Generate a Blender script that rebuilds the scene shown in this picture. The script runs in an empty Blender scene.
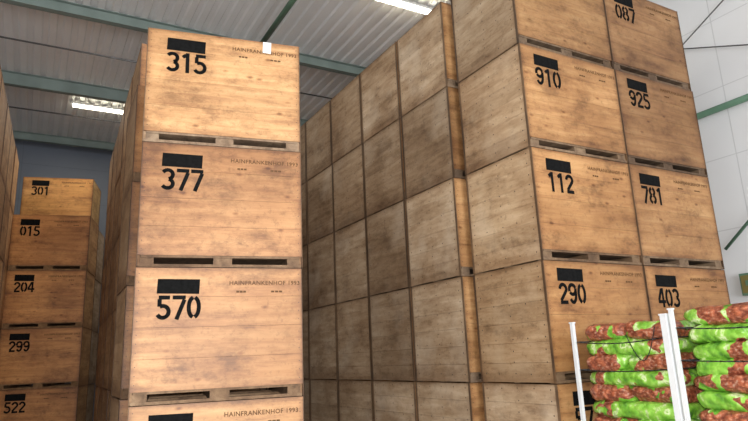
import bpy, bmesh, math, random
from mathutils import Vector, Matrix, noise
random.seed(7)
sc=bpy.context.scene
sc.view_settings.view_transform='Standard'
W=1.6; H=1.2551; D=1.18
CW,CD,CH=1.585,1.165,1.248

# ---------------------------------------------------------------- materials
def newmat(name):
    m=bpy.data.materials.new(name); m.use_nodes=True
    nt=m.node_tree
    return m,nt,nt.nodes['Principled BSDF']
def N(nt,t,**kw):
    n=nt.nodes.new(t)
    for k,v in kw.items(): setattr(n,k,v)
    return n
def ramp(nt,stops,interp='LINEAR'):
    r=N(nt,'ShaderNodeValToRGB'); cr=r.color_ramp; cr.interpolation=interp
    while len(cr.elements)>1: cr.elements.remove(cr.elements[0])
    cr.elements[0].position=stops[0][0]; cr.elements[0].color=(*stops[0][1],1)
    for p,c in stops[1:]:
        e=cr.elements.new(p); e.color=(*c,1)
    return r
def mixc(nt,blend,fac,a,b):
    m=N(nt,'ShaderNodeMix',data_type='RGBA',blend_type=blend)
    L=nt.links
    for sock,v in ((m.inputs[0],fac),(m.inputs[6],a),(m.inputs[7],b)):
        if hasattr(v,'is_output'): L.new(v,sock)
        elif isinstance(v,(int,float)): sock.default_value=v
        else: sock.default_value=(*v,1)
    return m.outputs[2]
def mth(nt,op,a,b=None,c=None):
    m=N(nt,'ShaderNodeMath',operation=op)
    for i,v in enumerate((a,b,c)):
        if v is None: continue
        if hasattr(v,'is_output'): nt.links.new(v,m.inputs[i])
        else: m.inputs[i].default_value=v
    return m.outputs[0]

def wood(name,dark,mid,light,scale,rough=.55,stain=.5,planks=None,var=.25,knots=True,patchy=None,edge=True,big=.8,rim=None):
    m,nt,b=newmat(name); L=nt.links
    tc=N(nt,'ShaderNodeTexCoord'); oi=N(nt,'ShaderNodeObjectInfo')
    off=N(nt,'ShaderNodeVectorMath',operation='MULTIPLY'); cmb=N(nt,'ShaderNodeCombineXYZ')
    for i in range(3): L.new(oi.outputs['Random'],cmb.inputs[i])
    L.new(cmb.outputs[0],off.inputs[0]); off.inputs[1].default_value=(37,53,71)
    add=N(nt,'ShaderNodeVectorMath',operation='ADD')
    L.new(tc.outputs['Object'],add.inputs[0]); L.new(off.outputs[0],add.inputs[1])
    mp=N(nt,'ShaderNodeMapping'); mp.inputs['Scale'].default_value=scale
    L.new(add.outputs[0],mp.inputs[0])
    n1=N(nt,'ShaderNodeTexNoise'); n1.inputs['Scale'].default_value=1; n1.inputs['Detail'].default_value=7; n1.inputs['Roughness'].default_value=.65; n1.inputs['Distortion'].default_value=.35
    L.new(mp.outputs[0],n1.inputs['Vector'])
    r1=ramp(nt,[(.3,dark),(.48,mid),(.7,light)]); L.new(n1.outputs[0],r1.inputs[0])
    col=r1.outputs[0]
    ms=N(nt,'ShaderNodeMapping'); ms.inputs['Scale'].default_value=(1.2,.9,2.2); L.new(add.outputs[0],ms.inputs[0])
    n2=N(nt,'ShaderNodeTexNoise'); n2.inputs['Scale'].default_value=1.6; n2.inputs['Detail'].default_value=9; n2.inputs['Roughness'].default_value=.74
    L.new(ms.outputs[0],n2.inputs['Vector'])
    r2=ramp(nt,[(.35,(.40,.33,.27)),(.46,(.82,.78,.73)),(.55,(1,1,1)),(.72,(1.0,.97,.93))]); L.new(n2.outputs[0],r2.inputs[0])
    col=mixc(nt,'MULTIPLY',stain,col,r2.outputs[0])
    n3=N(nt,'ShaderNodeTexNoise'); n3.inputs['Scale'].default_value=.75; n3.inputs['Detail'].default_value=3
    L.new(add.outputs[0],n3.inputs['Vector'])
    r3=ramp(nt,[(.38,(.66,.59,.52)),(.56,(1,1,1))]); L.new(n3.outputs[0],r3.inputs[0])
    col=mixc(nt,'MULTIPLY',big,col,r3.outputs[0])
    n5=N(nt,'ShaderNodeTexNoise'); n5.inputs['Scale'].default_value=14; n5.inputs['Detail'].default_value=6; n5.inputs['Roughness'].default_value=.8
    L.new(add.outputs[0],n5.inputs['Vector'])
    r5=ramp(nt,[(.36,(.5,.44,.38)),(.46,(1,1,1))]); L.new(n5.outputs[0],r5.inputs[0])
    col=mixc(nt,'MULTIPLY',.5,col,r5.outputs[0])
    if patchy:
        r4=ramp(nt,[(.5,(0,0,0)),(.66,(1,1,1))]); n4=N(nt,'ShaderNodeTexNoise'); n4.inputs['Scale'].default_value=1.3; n4.inputs['Detail'].default_value=6; n4.inputs['Roughness'].default_value=.6
        of2=N(nt,'ShaderNodeVectorMath',operation='ADD'); L.new(add.outputs[0],of2.inputs[0]); of2.inputs[1].default_value=(11,5,3); L.new(of2.outputs[0],n4.inputs['Vector'])
        L.new(n4.outputs[0],r4.inputs[0]); col=mixc(nt,'MIX',mth(nt,'MULTIPLY',r4.outputs[0],.4),col,patchy)
    if knots:
        mk=N(nt,'ShaderNodeMapping'); mk.inputs['Scale'].default_value=[3.2 if s<8 else 6.5 for s in scale]
        L.new(add.outputs[0],mk.inputs[0])
        vo=N(nt,'ShaderNodeTexVoronoi'); vo.inputs['Scale'].default_value=1.0; L.new(mk.outputs[0],vo.inputs['Vector'])
        rk=ramp(nt,[(.05,(.28,.16,.08)),(.1,(.75,.62,.5)),(.15,(1,1,1))]); L.new(vo.outputs['Distance'],rk.inputs[0])
        col=mixc(nt,'MULTIPLY',.75,col,rk.outputs[0])
    sx=N(nt,'ShaderNodeSeparateXYZ'); L.new(tc.outputs['Object'],sx.inputs[0])
    if planks:
        fl=mth(nt,'FLOOR',mth(nt,'MULTIPLY',mth(nt,'SUBTRACT',sx.outputs[2],planks[1]),1/planks[0]))
        cb=N(nt,'ShaderNodeCombineXYZ'); L.new(fl,cb.inputs[0]); L.new(mth(nt,'MULTIPLY',oi.outputs['Random'],91.),cb.inputs[1])
        wn=N(nt,'ShaderNodeTexWhiteNoise',noise_dimensions='3D'); L.new(cb.outputs[0],wn.inputs['Vector'])
        rp=ramp(nt,[(0,(.86,.84,.81)),(1,(1.05,1.05,1.05))]); L.new(wn.outputs['Value'],rp.inputs[0])
        col=mixc(nt,'MULTIPLY',.8,col,rp.outputs[0])
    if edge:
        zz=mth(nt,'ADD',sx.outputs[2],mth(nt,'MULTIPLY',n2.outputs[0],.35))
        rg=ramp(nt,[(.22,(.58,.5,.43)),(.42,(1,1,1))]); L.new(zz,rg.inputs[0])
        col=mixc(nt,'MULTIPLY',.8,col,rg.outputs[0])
    if rim:   # worn, dirty rim where the crates are handled
        ax,size=rim
        c=sx.outputs[ax]
        d1=mth(nt,'MINIMUM',c,mth(nt,'SUBTRACT',size,c))
        d2=mth(nt,'SUBTRACT',CH,sx.outputs[2])
        d=mth(nt,'MINIMUM',d1,d2)
        d=mth(nt,'SUBTRACT',d,mth(nt,'MULTIPLY',mth(nt,'SUBTRACT',n5.outputs[0],.5),.10))
        rr=ramp(nt,[(.0,(.42,.34,.27)),(.035,(.84,.80,.77)),(.08,(1,1,1))]); L.new(d,rr.inputs[0])
        col=mixc(nt,'MULTIPLY',.85,col,rr.outputs[0])
    wn2=N(nt,'ShaderNodeTexWhiteNoise',noise_dimensions='1D'); L.new(mth(nt,'MULTIPLY',oi.outputs['Random'],57.3),wn2.inputs['W'])
    rv=ramp(nt,[(0,(1-var,1-var*1.15,1-var*1.3)),(1,(1+var*.35,)*3)]); L.new(wn2.outputs['Value'],rv.inputs[0])
    col=mixc(nt,'MULTIPLY',1.,col,rv.outputs[0])
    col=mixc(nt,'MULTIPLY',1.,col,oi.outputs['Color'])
    L.new(col,b.inputs['Base Color']); b.inputs['Roughness'].default_value=rough
    bp=N(nt,'ShaderNodeBump'); bp.inputs['Strength'].default_value=.12; bp.inputs['Distance'].default_value=.01
    L.new(n1.outputs[0],bp.inputs['Height']); L.new(bp.outputs[0],b.inputs['Normal'])
    return m
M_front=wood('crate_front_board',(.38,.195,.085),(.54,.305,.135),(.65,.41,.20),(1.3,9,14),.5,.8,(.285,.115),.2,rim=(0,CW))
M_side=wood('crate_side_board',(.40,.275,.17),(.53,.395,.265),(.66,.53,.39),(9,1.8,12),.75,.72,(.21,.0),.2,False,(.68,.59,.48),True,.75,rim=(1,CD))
M_skid=wood('crate_skid_wood',(.13,.09,.06),(.23,.16,.105),(.33,.25,.17),(9,3,9),.8,.6,None,.3,False,None,False)
M_edge=wood('crate_edge_wood',(.06,.035,.02),(.13,.08,.045),(.24,.15,.08),(9,9,2),.7,.5,None,.3,False,None,False)
def plain(name,col,rough=.6,metal=0.,nscale=None,namt=.2,bump=0,spec=.5):
    m,nt,b=newmat(name)
    if nscale:
        tc=N(nt,'ShaderNodeTexCoord'); n=N(nt,'ShaderNodeTexNoise'); n.inputs['Scale'].default_value=nscale; n.inputs['Detail'].default_value=5
        nt.links.new(tc.outputs['Object'],n.inputs['Vector'])
        r=ramp(nt,[(.3,tuple(c*(1-namt) for c in col)),(.7,tuple(min(1,c*(1+namt*.5)) for c in col))]); nt.links.new(n.outputs[0],r.inputs[0])
        nt.links.new(r.outputs[0],b.inputs['Base Color'])
        if bump:
            bp=N(nt,'ShaderNodeBump'); bp.inputs['Strength'].default_value=bump; nt.links.new(n.outputs[0],bp.inputs['Height']); nt.links.new(bp.outputs[0],b.inputs['Normal'])
    else: b.inputs['Base Color'].default_value=(*col,1)
    b.inputs['Roughness'].default_value=rough; b.inputs['Metallic'].default_value=metal
    b.inputs['Specular IOR Level'].default_value=spec
    return m
M_nail=plain('rusty_nail',(.05,.03,.02),.5)
M_ink=plain('stencil_ink',(.008,.008,.008),.9,nscale=30,namt=.5,spec=.1)
M_small=plain('faded_ink',(.12,.062,.03),.8,spec=.1)
M_paper=plain('paper_label',(.8,.8,.78),.7)
M_white=plain('white_post',(.70,.71,.73),.4,nscale=4,namt=.08)
M_green=plain('green_steel',(.11,.21,.14),.4,nscale=3,namt=.2)
M_beam=plain('grey_green_beam',(.20,.25,.23),.5,nscale=2,namt=.2)
M_dark=plain('black_strap',(.01,.01,.012),.5)
M_floor=plain('concrete_floor',(.42,.41,.39),.75,nscale=2.5,namt=.2,bump=.1)
M_steel=plain('steel_cable',(.15,.15,.15),.4,.8)

# ---------------------------------------------------------------- mesh helpers
def bx(bm,x0,x1,y0,y1,z0,z1,mi=0):
    vs=[bm.verts.new((x,y,z)) for z in (z0,z1) for y in (y0,y1) for x in (x0,x1)]
    for f in ((0,2,3,1),(4,5,7,6),(0,1,5,4),(2,6,7,3),(0,4,6,2),(1,3,7,5)):
        fc=bm.faces.new([vs[i] for i in f]); fc.material_index=mi
    return vs
def cyl(bm,p0,p1,r,mi=0,seg=12,cap=True):
    p0,p1=Vector(p0),Vector(p1); d=(p1-p0).normalized()
    a=d.orthogonal().normalized(); b=d.cross(a)
    r0=[];r1=[]
    for i in range(seg):
        t=2*math.pi*i/seg; o=(a*math.cos(t)+b*math.sin(t))*r
        r0.append(bm.verts.new(p0+o)); r1.append(bm.verts.new(p1+o))
    for i in range(seg):
        f=bm.faces.new((r0[i],r0[(i+1)%seg],r1[(i+1)%seg],r1[i])); f.material_index=mi; f.smooth=True
    if cap:
        bm.faces.new(r0[::-1]).material_index=mi; bm.faces.new(r1).material_index=mi
def finish(bm,name,mats,loc=(0,0,0),rot=0,parent=None):
    me=bpy.data.meshes.new(name); bm.normal_update(); bm.to_mesh(me); bm.free()
    for m in mats: me.materials.append(m)
    o=bpy.data.objects.new(name,me); sc.collection.objects.link(o)
    o.location=loc; o.rotation_euler=(0,0,rot)
    if parent: o.parent=parent
    return o

# ---------------------------------------------------------------- crate mesh
def make_crate():
    bm=bmesh.new(); t=.026; z0=.115
    def nail(p,n,r=.0065):
        n=Vector(n);a=n.orthogonal().normalized();b=n.cross(a)
        vs=[bm.verts.new(Vector(p)+n*.0012+(a*math.cos(k*math.pi/3)+b*math.sin(k*math.pi/3))*r) for k in range(6)]
        f=bm.faces.new(vs); f.material_index=3
    zs=[z0,.40,.685,.97,CH]
    for i in range(4):
        g=.001
        bx(bm,.004,CW-.004,0.003,t,zs[i]+(g if i else 0),zs[i+1]-(g if i<3 else 0),0)
        bx(bm,.004,CW-.004,CD-t,CD-.003,zs[i]+(g if i else 0),zs[i+1]-(g if i<3 else 0),0)
    zz=[.01,.21,.42,.63,.84,1.05,CH]
    for i in range(6):
        g=.0012
        bx(bm,-.0,t,t+.002,CD-t-.002,zz[i]+(g if i else 0),zz[i+1]-(g if i<5 else 0),1)
        bx(bm,CW-t,CW,t+.002,CD-t-.002,zz[i]+(g if i else 0),zz[i+1]-(g if i<5 else 0),1)
    for x0,x1 in ((-.004,.0035),(CW-.0035,CW+.004)):
        for y0 in (.0,CD-.03):
            bx(bm,x0,x1,y0,y0+.03,.0,CH,4)
    for x in (t,CW-t-.06):
        for y in (t,CD-t-.06): bx(bm,x,x+.06,y,y+.06,z0,CH-.01,2)
    bx(bm,t,CW-t,t,CD-t,z0,z0+.025,2)
    bx(bm,.03,CW-.03,.012,.11,z0-.022,z0,2); bx(bm,.03,CW-.03,CD-.11,CD-.012,z0-.022,z0,2)
    for xa,xb in ((.027,.15),(CW/2-.09,CW/2+.09),(CW-.15,CW-.027)):
        bx(bm,xa,xb,.02,CD-.02,.022,z0-.022,2)
    for y in (.0,CD/2-.05,CD-.1):
        bx(bm,.0+.01,CW-.01,y+.006,y+.094,.0,.028,2)
    for i in range(4):
        for x in (.035,CW-.035):
            for dz in (.06,.14,.22): nail((x,.003,zs[i]+dz),(0,-1,0),.005)
    for sx,nx in ((0,-1),(CW,1)):
        for y in (.09,.33,.58,.84,CD-.09):
            for k in range(10):
                if y in (.33,.84) and k%3: continue
                nail((sx,y+random.uniform(-.012,.012),.1+k*.122+random.uniform(-.01,.01)),(nx,0,0),.0085)
    me=bpy.data.meshes.new('crate_mesh'); bm.normal_update(); bm.to_mesh(me); bm.free()
    for m in (M_front,M_side,M_skid,M_nail,M_edge): me.materials.append(m)
    return me
crate_mesh=make_crate()

# ---------------------------------------------------------------- stencil digits
def arc(cx,cy,rx,ry,a0,a1,n=12):
    return [(cx+rx*math.cos(math.radians(a0+(a1-a0)*i/n)),cy+ry*math.sin(math.radians(a0+(a1-a0)*i/n))) for i in range(n+1)]
DG={
'0':[arc(.3,.5,.21,.42,103,257),arc(.3,.5,.21,.42,-77,77)],
'1':[[(.33,0),(.33,1)],[(.26,.9),(.12,.78)]],
'2':[arc(.3,.7,.21,.22,175,-15)+[(.12,.17)],[(.07,.08),(.55,.08)]],
'3':[arc(.27,.71,.22,.21,150,-75),arc(.27,.29,.23,.21,72,-150)],
'4':[[(.42,0),(.42,.2)],[(.42,.38),(.42,1)],[(.34,.96),(.08,.38)],[(.03,.29),(.6,.29)]],
'5':[[(.1,.92),(.53,.92)],[(.13,.84),(.13,.55)],arc(.27,.32,.24,.25,118,-150)],
'6':[arc(.3,.5,.21,.42,70,175)+[(.09,.3)],arc(.3,.3,.21,.22,165,-165)],
'7':[[(.05,.92),(.56,.92)],[(.52,.82),(.22,0)]],
'8':[arc(.3,.72,.19,.2,105,255),arc(.3,.72,.19,.2,-75,75),arc(.3,.29,.22,.21,105,255),arc(.3,.29,.22,.21,-75,75)],
'9':[arc(.3,.69,.21,.23,20,200),arc(.3,.69,.21,.23,215,340),[(.51,.74),(.51,.5)]+arc(.3,.5,.21,.42,-5,-140)]}
def ribbon(bm,pts,w,s,ox,oz):
    for (x0,z0),(x1,z1) in zip(pts,pts[1:]):
        dx,dz=x1-x0,z1-z0; l=math.hypot(dx,dz)
        if l<1e-6: continue
        ex,ez=dx/l*.012,dz/l*.012; nx,nz=-dz/l*w/2,dx/l*w/2
        q=[(x0-ex+nx,z0-ez+nz),(x0-ex-nx,z0-ez-nz),(x1+ex-nx,z1+ez-nz),(x1+ex+nx,z1+ez+nz)]
        bm.faces.new([bm.verts.new((ox+a*s,0,oz+b*s)) for a,b in q])
def text_mesh(txt,size):
    cu=bpy.data.curves.new('t','FONT'); cu.body=txt; cu.size=size; cu.space_character=1.08; cu.resolution_u=2; cu.offset=.001
    o=bpy.data.objects.new('t',cu); sc.collection.objects.link(o)
    bpy.context.view_layer.update()
    me=bpy.data.meshes.new_from_object(o.evaluated_get(bpy.context.evaluated_depsgraph_get()))
    bpy.data.objects.remove(o)
    me.materials.clear(); me.materials.append(M_small)
    return me
farm_mesh=text_mesh('HAINFRANKENHOF 1993',.059)
def mark(crate,num,label=False):
    jx=random.uniform(-.03,.02); jz=random.uniform(-.02,.02)
    bm=bmesh.new(); x0=.185+jx; zt=CH-.095+jz
    pts=[(x0,zt-.135),(x0+.385,zt-.14),(x0+.39,zt),(x0+.005,zt+.004)]
    bm.faces.new([bm.verts.new((a,0,b)) for a,b in pts])
    finish(bm,'ink_patch',[M_ink],(0,.0005,0),0,crate)
    bm=bmesh.new(); s=.222; xx=x0+.0
    for ch in num:
        for st in DG[ch]: ribbon(bm,st,.17,s,xx,zt-.155-s)
        xx+=.136
    finish(bm,'stencil_number',[M_ink],(0,.0005,0),0,crate)
    o=bpy.data.objects.new('farm_name',farm_mesh); sc.collection.objects.link(o); o.parent=crate
    o.location=(.85+jx,.0008,CH-.15+jz); o.rotation_euler=(math.radians(90),0,0)
    bm=bmesh.new()
    for a,b in ((.92,1.02),(1.26,1.38)):
        for k in range(3):
            x=a+jx+k*(b-a)/3; z=CH-.225+jz
            bm.faces.new([bm.verts.new(v) for v in ((x,0,z),(x+(b-a)/3*.8,0,z),(x+(b-a)/3*.8,0,z+.018),(x,0,z+.018))])
    finish(bm,'small_print',[M_small],(0,.0008,0),0,crate)
    if label:
        bm=bmesh.new(); bm.faces.new([bm.verts.new(v) for v in ((1.18,0,CH-.13),(1.27,0,CH-.135),(1.275,0,CH+.0),(1.185,0,CH+.0))])
        finish(bm,'paper_tag',[M_paper],(0,-.001,0),0,crate)
def crate(x,y,k,rot=0,num=None,label=False,j=1,tint=(1,1,1)):
    o=bpy.data.objects.new('wooden_storage_crate',crate_mesh); sc.collection.objects.link(o)
    o.location=(x+.0075+random.uniform(-.007,.007)*j,y+.006+random.uniform(-.004,.004)*j,k*H); o.rotation_euler=(0,0,rot+random.uniform(-.003,.003)*j)
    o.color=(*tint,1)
    if num: mark(o,num,label)
    return o
def rnum(): return ''.join(random.choice('0123456789') for _ in range(3))

nums={(0,4):'438',(1,4):'087',(0,3):'910',(1,3):'925',(0,2):'112',(1,2):'781',(0,1):'290',(1,1):'403',(0,0):'571',(1,0):'390'}
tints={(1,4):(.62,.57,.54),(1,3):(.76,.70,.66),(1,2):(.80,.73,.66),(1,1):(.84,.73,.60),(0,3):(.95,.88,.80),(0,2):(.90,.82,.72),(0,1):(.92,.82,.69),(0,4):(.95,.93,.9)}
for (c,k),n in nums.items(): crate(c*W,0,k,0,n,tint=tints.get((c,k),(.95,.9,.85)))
for r in range(10):
    for c in (0,1):
        for k in range(5):
            if c==1 and r>0 and k<4: continue
            s=random.uniform(.78,1.04)
            crate(-.09+c*W,D+.104+r*D,k,0,rnum() if r==0 and c==0 else None,tint=(s,s*.975,s*.95))
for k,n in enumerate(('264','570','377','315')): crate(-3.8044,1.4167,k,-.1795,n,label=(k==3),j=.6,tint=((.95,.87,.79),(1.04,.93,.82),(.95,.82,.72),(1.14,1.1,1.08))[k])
for k in range(4): crate(-3.70,2.85,k,-.03,rnum() if k==3 else None,j=.6,tint=(.8,.68,.55))
for r in range(5):
    for k in range(5): crate(-3.52+r*.045,4.1+r*1.21,k,-.035,rnum() if r==0 else None,tint=(.85,.70,.54))
tf=(1.15,.90,.60)
for k,n in enumerate(('522','299','204','015')): crate(-5.16,10.6558,k,-.242,n,j=.6,tint=tf)
crate(-5.06,11.95,4,-.242,'301',j=.3,tint=(1.3,1.12,.72))
for k in range(4): crate(-4.9,11.95,k,-.242)
for r in range(6):
    for k in range(5): crate(-5.43-W+r*.05,3.7+r*1.2,k,-.04,tint=(1,.78,.54))

# ---------------------------------------------------------------- room shell
X0,X1,Y0,Y1,ZC=-9.5,4.0,-13,14.4,8.05
def room(name,x0,x1,y0,y1,z0,z1,mat):
    bm=bmesh.new(); bx(bm,x0,x1,y0,y1,z0,z1); return finish(bm,name,[mat])
room('floor',X0,X1,Y0,Y1,-.15,0,M_floor)
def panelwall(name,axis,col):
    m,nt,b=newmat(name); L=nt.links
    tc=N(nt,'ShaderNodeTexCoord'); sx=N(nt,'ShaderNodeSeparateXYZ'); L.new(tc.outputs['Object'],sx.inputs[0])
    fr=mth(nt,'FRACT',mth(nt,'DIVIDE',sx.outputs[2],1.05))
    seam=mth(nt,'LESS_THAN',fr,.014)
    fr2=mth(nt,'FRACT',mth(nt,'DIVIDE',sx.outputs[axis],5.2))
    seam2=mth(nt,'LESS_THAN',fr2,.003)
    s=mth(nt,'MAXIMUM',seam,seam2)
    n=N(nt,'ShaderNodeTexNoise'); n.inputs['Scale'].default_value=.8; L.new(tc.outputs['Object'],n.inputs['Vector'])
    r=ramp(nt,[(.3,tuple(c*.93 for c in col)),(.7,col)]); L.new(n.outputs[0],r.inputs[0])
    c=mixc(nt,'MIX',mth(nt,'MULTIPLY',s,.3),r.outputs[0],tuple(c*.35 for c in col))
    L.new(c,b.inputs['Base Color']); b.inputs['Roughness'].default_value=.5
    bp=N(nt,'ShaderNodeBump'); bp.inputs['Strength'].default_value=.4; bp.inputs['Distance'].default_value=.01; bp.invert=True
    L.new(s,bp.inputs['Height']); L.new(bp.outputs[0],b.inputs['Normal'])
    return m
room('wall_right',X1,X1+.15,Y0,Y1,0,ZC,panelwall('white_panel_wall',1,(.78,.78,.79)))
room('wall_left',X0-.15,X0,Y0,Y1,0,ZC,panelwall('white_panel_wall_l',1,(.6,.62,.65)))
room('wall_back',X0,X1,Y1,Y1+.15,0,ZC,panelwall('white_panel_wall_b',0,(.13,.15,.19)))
bm=bmesh.new()
bx(bm,X0,-7.5,Y0-.15,Y0,0,ZC); bx(bm,1.5,X1,Y0-.15,Y0,0,ZC); bx(bm,-7.5,1.5,Y0-.15,Y0,5.6,ZC)  # unseen wall, its opening is made up to let the rear fill in
finish(bm,'wall_front',[panelwall('white_panel_wall_f',0,(.6,.6,.62))])
bm=bmesh.new(); x=X0; P=.25
prof=[]
while x<X1:
    prof+= [(x,ZC),(x+.11,ZC),(x+.14,ZC+.045),(x+.22,ZC+.045)]; x+=P
vs=[(bm.verts.new((a,Y0,b)),bm.verts.new((a,Y1,b))) for a,b in prof]
for (a,b),(c,d) in zip(vs,vs[1:]): bm.faces.new((a,b,d,c))
M_ceil=plain('ribbed_metal_ceiling',(.80,.80,.80),.3,nscale=.6,namt=.08)
finish(bm,'ceiling',[M_ceil])
def ibeam(name,y,z,h=.22,w=.14,mat=M_beam):
    bm=bmesh.new()
    bx(bm,X0,X1,y-w/2,y+w/2,z,z+.015); bx(bm,X0,X1,y-w/2,y+w/2,z+h-.015,z+h); bx(bm,X0,X1,y-.006,y+.006,z+.015,z+h-.015)
    return finish(bm,name,[mat])
ibeam('ceiling_beam',13.75,ZC-.22)
ibeam('ceiling_beam',9.9,ZC-.30,.3)
ibeam('ceiling_beam',6.5,ZC-.22)
ibeam('ceiling_beam',3.0,ZC-.22)
ibeam('ceiling_beam',-1.5,ZC-.22)
bm=bmesh.new(); cyl(bm,(-1.05,1.5,7.74),(-1.05,6.5,7.74),.055)
finish(bm,'green_ceiling_pipe',[M_green])
bm=bmesh.new()
for y,z in ((8.0,7.9),(11.6,7.9)):
    cyl(bm,(X0,y,z),(X1,y,z),.018)
finish(bm,'ceiling_conduit',[M_steel])
bm=bmesh.new(); cyl(bm,(X1-.1,-5,4.91),(X1-.1,8,4.91),.05)
for y in (-4,0.9,6): bx(bm,X1-.1,X1,y-.04,y+.04,4.87,4.95)
finish(bm,'green_wall_brace_pipe',[M_green])
bm=bmesh.new(); cyl(bm,(X1-.1,.35,2.87),(X1-.1,-1.6,4.5),.022)
finish(bm,'green_wall_tie_rod',[M_green])
bm=bmesh.new()
cyl(bm,(X1-.06,1.7,6.6),(X1-.06,-2.5,4.8),.01,seg=6)
cyl(bm,(X1-.06,1.6,5.55),(X1-.06,-2.0,7.4),.01,seg=6)
finish(bm,'wall_bracing_cable',[M_steel])
bm=bmesh.new(); bx(bm,X1-.12,X1,.02,.22,2.2,2.5,0); bx(bm,X1-.128,X1-.12,.04,.2,2.23,2.47,1); bx(bm,X1-.14,X1-.128,.1,.14,2.33,2.4,0)
finish(bm,'wall_junction_box',[M_green,plain('dark_yellow_cover',(.2,.16,.05),.5)])
M_tube,nt,b=newmat('fluorescent_tube'); b.inputs['Emission Color'].default_value=(1,.93,.72,1); b.inputs['Emission Strength'].default_value=16
def lamp(x,y):
    e=bpy.data.objects.new('fluorescent_ceiling_lamp',None); sc.collection.objects.link(e); e.location=(x,y,ZC-.14)
    bm=bmesh.new(); bx(bm,-.66,.66,-.05,.05,.04,.09); bx(bm,-.68,-.65,-.06,.06,-.03,.09); bx(bm,.65,.68,-.06,.06,-.03,.09)
    cyl(bm,(-.4,0,.09),(-.4,0,.14),.01); cyl(bm,(.4,0,.09),(.4,0,.14),.01)
    finish(bm,'housing',[M_white],parent=e)
    bm=bmesh.new()
    for yy in (-.035,.035): cyl(bm,(-.64,yy,.0),(.64,yy,.0),.02)
    finish(bm,'tubes',[M_tube],parent=e)
LP=((-3.5,10.95),(1.0,3.75),(-3.5,3.2),(1.0,10.9),(-3,-4),(-7.5,7),(-7.5,-1))
for p in LP: lamp(*p)

# ---------------------------------------------------------------- onion bag pallets
def bagmat(name,green):
    m,nt,b=newmat(name); L=nt.links
    tc=N(nt,'ShaderNodeTexCoord')
    n=N(nt,'ShaderNodeTexNoise'); n.inputs['Scale'].default_value=9; n.inputs['Detail'].default_value=5; L.new(tc.outputs['Object'],n.inputs['Vector'])
    g=ramp(nt,[(.3,(.06,.18,.02)),(.45,(.17,.42,.035)),(.58,(.30,.58,.08)),(.64,(.66,.76,.42)),(.69,(.25,.48,.07)),(.76,(.09,.27,.03))]); L.new(n.outputs[0],g.inputs[0])
    v=N(nt,'ShaderNodeTexVoronoi'); v.inputs['Scale'].default_value=17; L.new(tc.outputs['Object'],v.inputs['Vector'])
    r=ramp(nt,[(.0,(.60,.23,.11)),(.3,(.42,.11,.05)),(.6,(.13,.028,.015))]); L.new(v.outputs['Distance'],r.inputs[0])
    mw=N(nt,'ShaderNodeMapping'); mw.inputs['Scale'].default_value=(1,1,1.6); L.new(tc.outputs['Object'],mw.inputs[0])
    w=N(nt,'ShaderNodeTexNoise'); w.inputs['Scale'].default_value=34; w.inputs['Detail'].default_value=3; L.new(mw.outputs[0],w.inputs['Vector'])
    rw=ramp(nt,[(.38,(.18,.045,.025)),(.56,(.55,.17,.08)),(.68,(.8,.52,.38))]); L.new(w.outputs[0],rw.inputs[0])
    red=mixc(nt,'MIX',.42,r.outputs[0],rw.outputs[0])
    n2=N(nt,'ShaderNodeTexNoise'); n2.inputs['Scale'].default_value=3.2; n2.inputs['Detail'].default_value=3; L.new(tc.outputs['Object'],n2.inputs['Vector'])
    t=mth(nt,'GREATER_THAN',n2.outputs[0],.39 if green else .56)
    L.new(mixc(nt,'MIX',t,red,g.outputs[0]),b.inputs['Base Color']); b.inputs['Roughness'].default_value=.35
    bp=N(nt,'ShaderNodeBump'); bp.inputs['Strength'].default_value=.7; bp.inputs['Distance'].default_value=.02
    L.new(v.outputs['Distance'],bp.inputs['Height']); bp.invert=True; L.new(bp.outputs[0],b.inputs['Normal'])
    return m
M_bg=bagmat('onion_bag_green_print',True); M_br=bagmat('onion_bag_red_net',False)
def pillow(bm,cx,cy,cz,lx,ly,lz,mi):
    nu,nv=32,16; grid=[]
    seed=random.uniform(0,100); sag=random.uniform(-.012,.012); tl=random.uniform(-.03,.03)
    def sp(c,e): return math.copysign(abs(c)**e,c)
    for j in range(nv+1):
        ph=-math.pi/2+math.pi*j/nv; row=[]
        for i in range(nu):
            th=2*math.pi*i/nu
            x=sp(math.cos(ph),.4)*sp(math.cos(th),.4)*lx/2
            y=sp(math.cos(ph),.4)*sp(math.sin(th),.4)*ly/2
            z=sp(math.sin(ph),.75)*lz/2
            q=noise.noise(Vector((x*9+seed,y*9,z*9)))*.028+noise.noise(Vector((x*24+seed,y*24,z*24)))*.014
            d=Vector((x,y,z)).normalized() if (x or y or z) else Vector((0,0,1))
            row.append(bm.verts.new((cx+x+d.x*q,cy+y+d.y*q,cz+z+d.z*q*1.3+tl*y+sag*math.cos(y*9+seed))))
        grid.append(row)
    for j in range(nv):
        for i in range(nu):
            f=bm.faces.new((grid[j][i],grid[j][(i+1)%nu],grid[j+1][(i+1)%nu],grid[j+1][i])); f.material_index=mi; f.smooth=True
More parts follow.
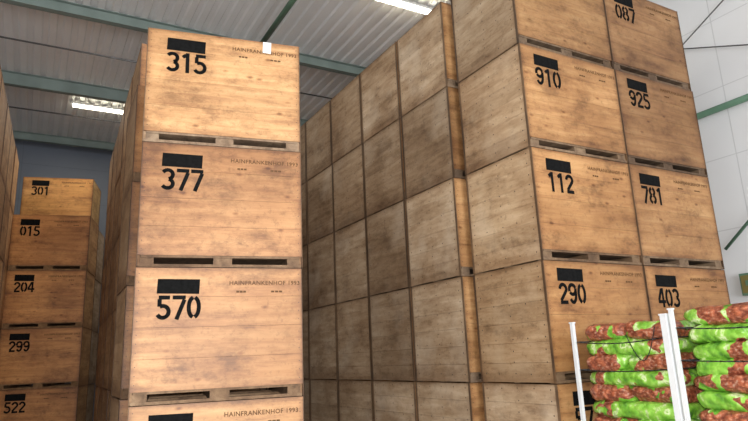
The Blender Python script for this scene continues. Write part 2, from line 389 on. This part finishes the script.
def bag_pallet(x,y,ln,top,wd=1.1,posts=()):
    e=bpy.data.objects.new('pallet_of_onion_bags',None); sc.collection.objects.link(e); e.location=(x,y,0)
    bm=bmesh.new()
    for yy in (0,.2,.4,.6,.8): bx(bm,0,wd,yy*ln/.9,yy*ln/.9+.09,.122,.144)
    for xx in (0,wd/2-.05,wd-.1):
        bx(bm,xx,xx+.1,0,ln,.1,.122); bx(bm,xx,xx+.1,0,ln,0,.022)
        for yy in (0,ln/2-.06,ln-.12): bx(bm,xx,xx+.1,yy,yy+.12,.022,.1)
    finish(bm,'pallet',[M_skid],parent=e)
    bm=bmesh.new(); n=int((top-.15)/.128); p=(top-.15)/n
    for k in range(n):
        cols=2 if k%2 else 1
        ly=ln/cols
        lz=p*1.28
        for c in range(cols):
            for r in range(2):
                lx=wd/2*1.04
                pillow(bm,.03+wd/4+r*wd/2+random.uniform(-.02,.02),ly*(c+.5),.15+p*(k+.5),lx,ly*1.05,lz,(k+n+(random.random()<.15))%2)
    finish(bm,'onion_bags',[M_bg,M_br],parent=e)
    bm=bmesh.new()
    for px,py,w,t2 in posts:
        bx(bm,px-w/2,px+w/2,py-w/2,py+w/2,0,t2)
        bx(bm,px-w/2-.006,px+w/2+.006,py-w/2-.006,py+w/2+.006,t2,t2+.012)
    finish(bm,'corner_posts',[M_white],parent=e)
    bm=bmesh.new()
    for z,s in ((top-.14,.03),(top-.40,.015),(top-.9,.02)):
        pts=[]; nn=14
        for i in range(nn+1):
            t=i/nn; pts.append((-.035-.01*math.sin(math.pi*t),t*ln,z-s*4*t*(1-t)))
        pts=[(wd+.03,0,z)]+pts+[(wd+.03,ln,z)]
        pts[1]=(-.035,-.035,z)
        for a,b2 in zip(pts,pts[1:]): cyl(bm,a,b2,.005,0,6)
    pts=[(-.05,.05+.3*t,top-.05-.25*math.sin(math.pi*t)-.05*t) for t in [i/10 for i in range(11)]]
    for a,b2 in zip(pts,pts[1:]): cyl(bm,a,b2,.004,0,6)
    finish(bm,'straps',[M_dark],parent=e)
bag_pallet(.05,-1.24,.93,1.79,1.1,[(-.03,-.045,.055,1.83),(-.03,.97,.033,1.83),(1.16,-.04,.05,1.83),(1.16,.97,.05,1.83)])
bag_pallet(.05,-2.52,1.14,1.86,1.1,[(-.03,1.17,.03,1.87),(-.03,-.05,.06,1.87),(1.16,1.15,.05,1.87),(1.16,-.05,.05,1.87)])

# ---------------------------------------------------------------- camera
cx,cy,cz=-4.6199,-4.5755,1.5831; yaw,pitch,roll,f=.5188,.2393,-.0430,603.84
F=Vector((math.sin(yaw)*math.cos(pitch),math.cos(yaw)*math.cos(pitch),math.sin(pitch)))
R=Vector((math.cos(yaw),-math.sin(yaw),0)); U=R.cross(F)
R2=math.cos(roll)*R+math.sin(roll)*U; U2=-math.sin(roll)*R+math.cos(roll)*U
cam=bpy.data.cameras.new('camera'); co=bpy.data.objects.new('camera',cam); sc.collection.objects.link(co)
co.matrix_world=Matrix(((R2.x,U2.x,-F.x,cx),(R2.y,U2.y,-F.y,cy),(R2.z,U2.z,-F.z,cz),(0,0,0,1)))
cam.sensor_width=36; cam.lens=f/748*36; cam.clip_start=.05; sc.camera=co

# ---------------------------------------------------------------- lights
l=bpy.data.lights.new('camera_flash','SPOT'); l.energy=1020; l.spot_size=math.radians(110); l.spot_blend=.6; l.shadow_soft_size=.06; l.color=(1,.98,.94)
o=bpy.data.objects.new('camera_flash',l); sc.collection.objects.link(o)
o.matrix_world=co.matrix_world.copy(); o.location=Vector((cx,cy,cz))+U2*.16
l=bpy.data.lights.new('added_rear_fill','AREA'); l.shape='RECTANGLE'; l.size=9; l.size_y=5.4; l.energy=1300; l.color=(.95,.98,1)  # added broad fill light behind the camera, its open door is made up
o=bpy.data.objects.new('added_rear_fill',l); sc.collection.objects.link(o); o.location=(-3,Y0-.3,2.9); o.rotation_euler=(math.radians(90),0,0)
for p in LP:
    l=bpy.data.lights.new('tube_glow','AREA'); l.shape='RECTANGLE'; l.size=1.2; l.size_y=.15; l.energy=60; l.color=(1,.95,.84)
    o=bpy.data.objects.new('tube_glow',l); sc.collection.objects.link(o); o.location=(p[0],p[1],ZC-.2)
w=bpy.data.worlds.new('world'); sc.world=w; w.use_nodes=True
w.node_tree.nodes['Background'].inputs[0].default_value=(.8,.88,1,1); w.node_tree.nodes['Background'].inputs[1].default_value=1.2
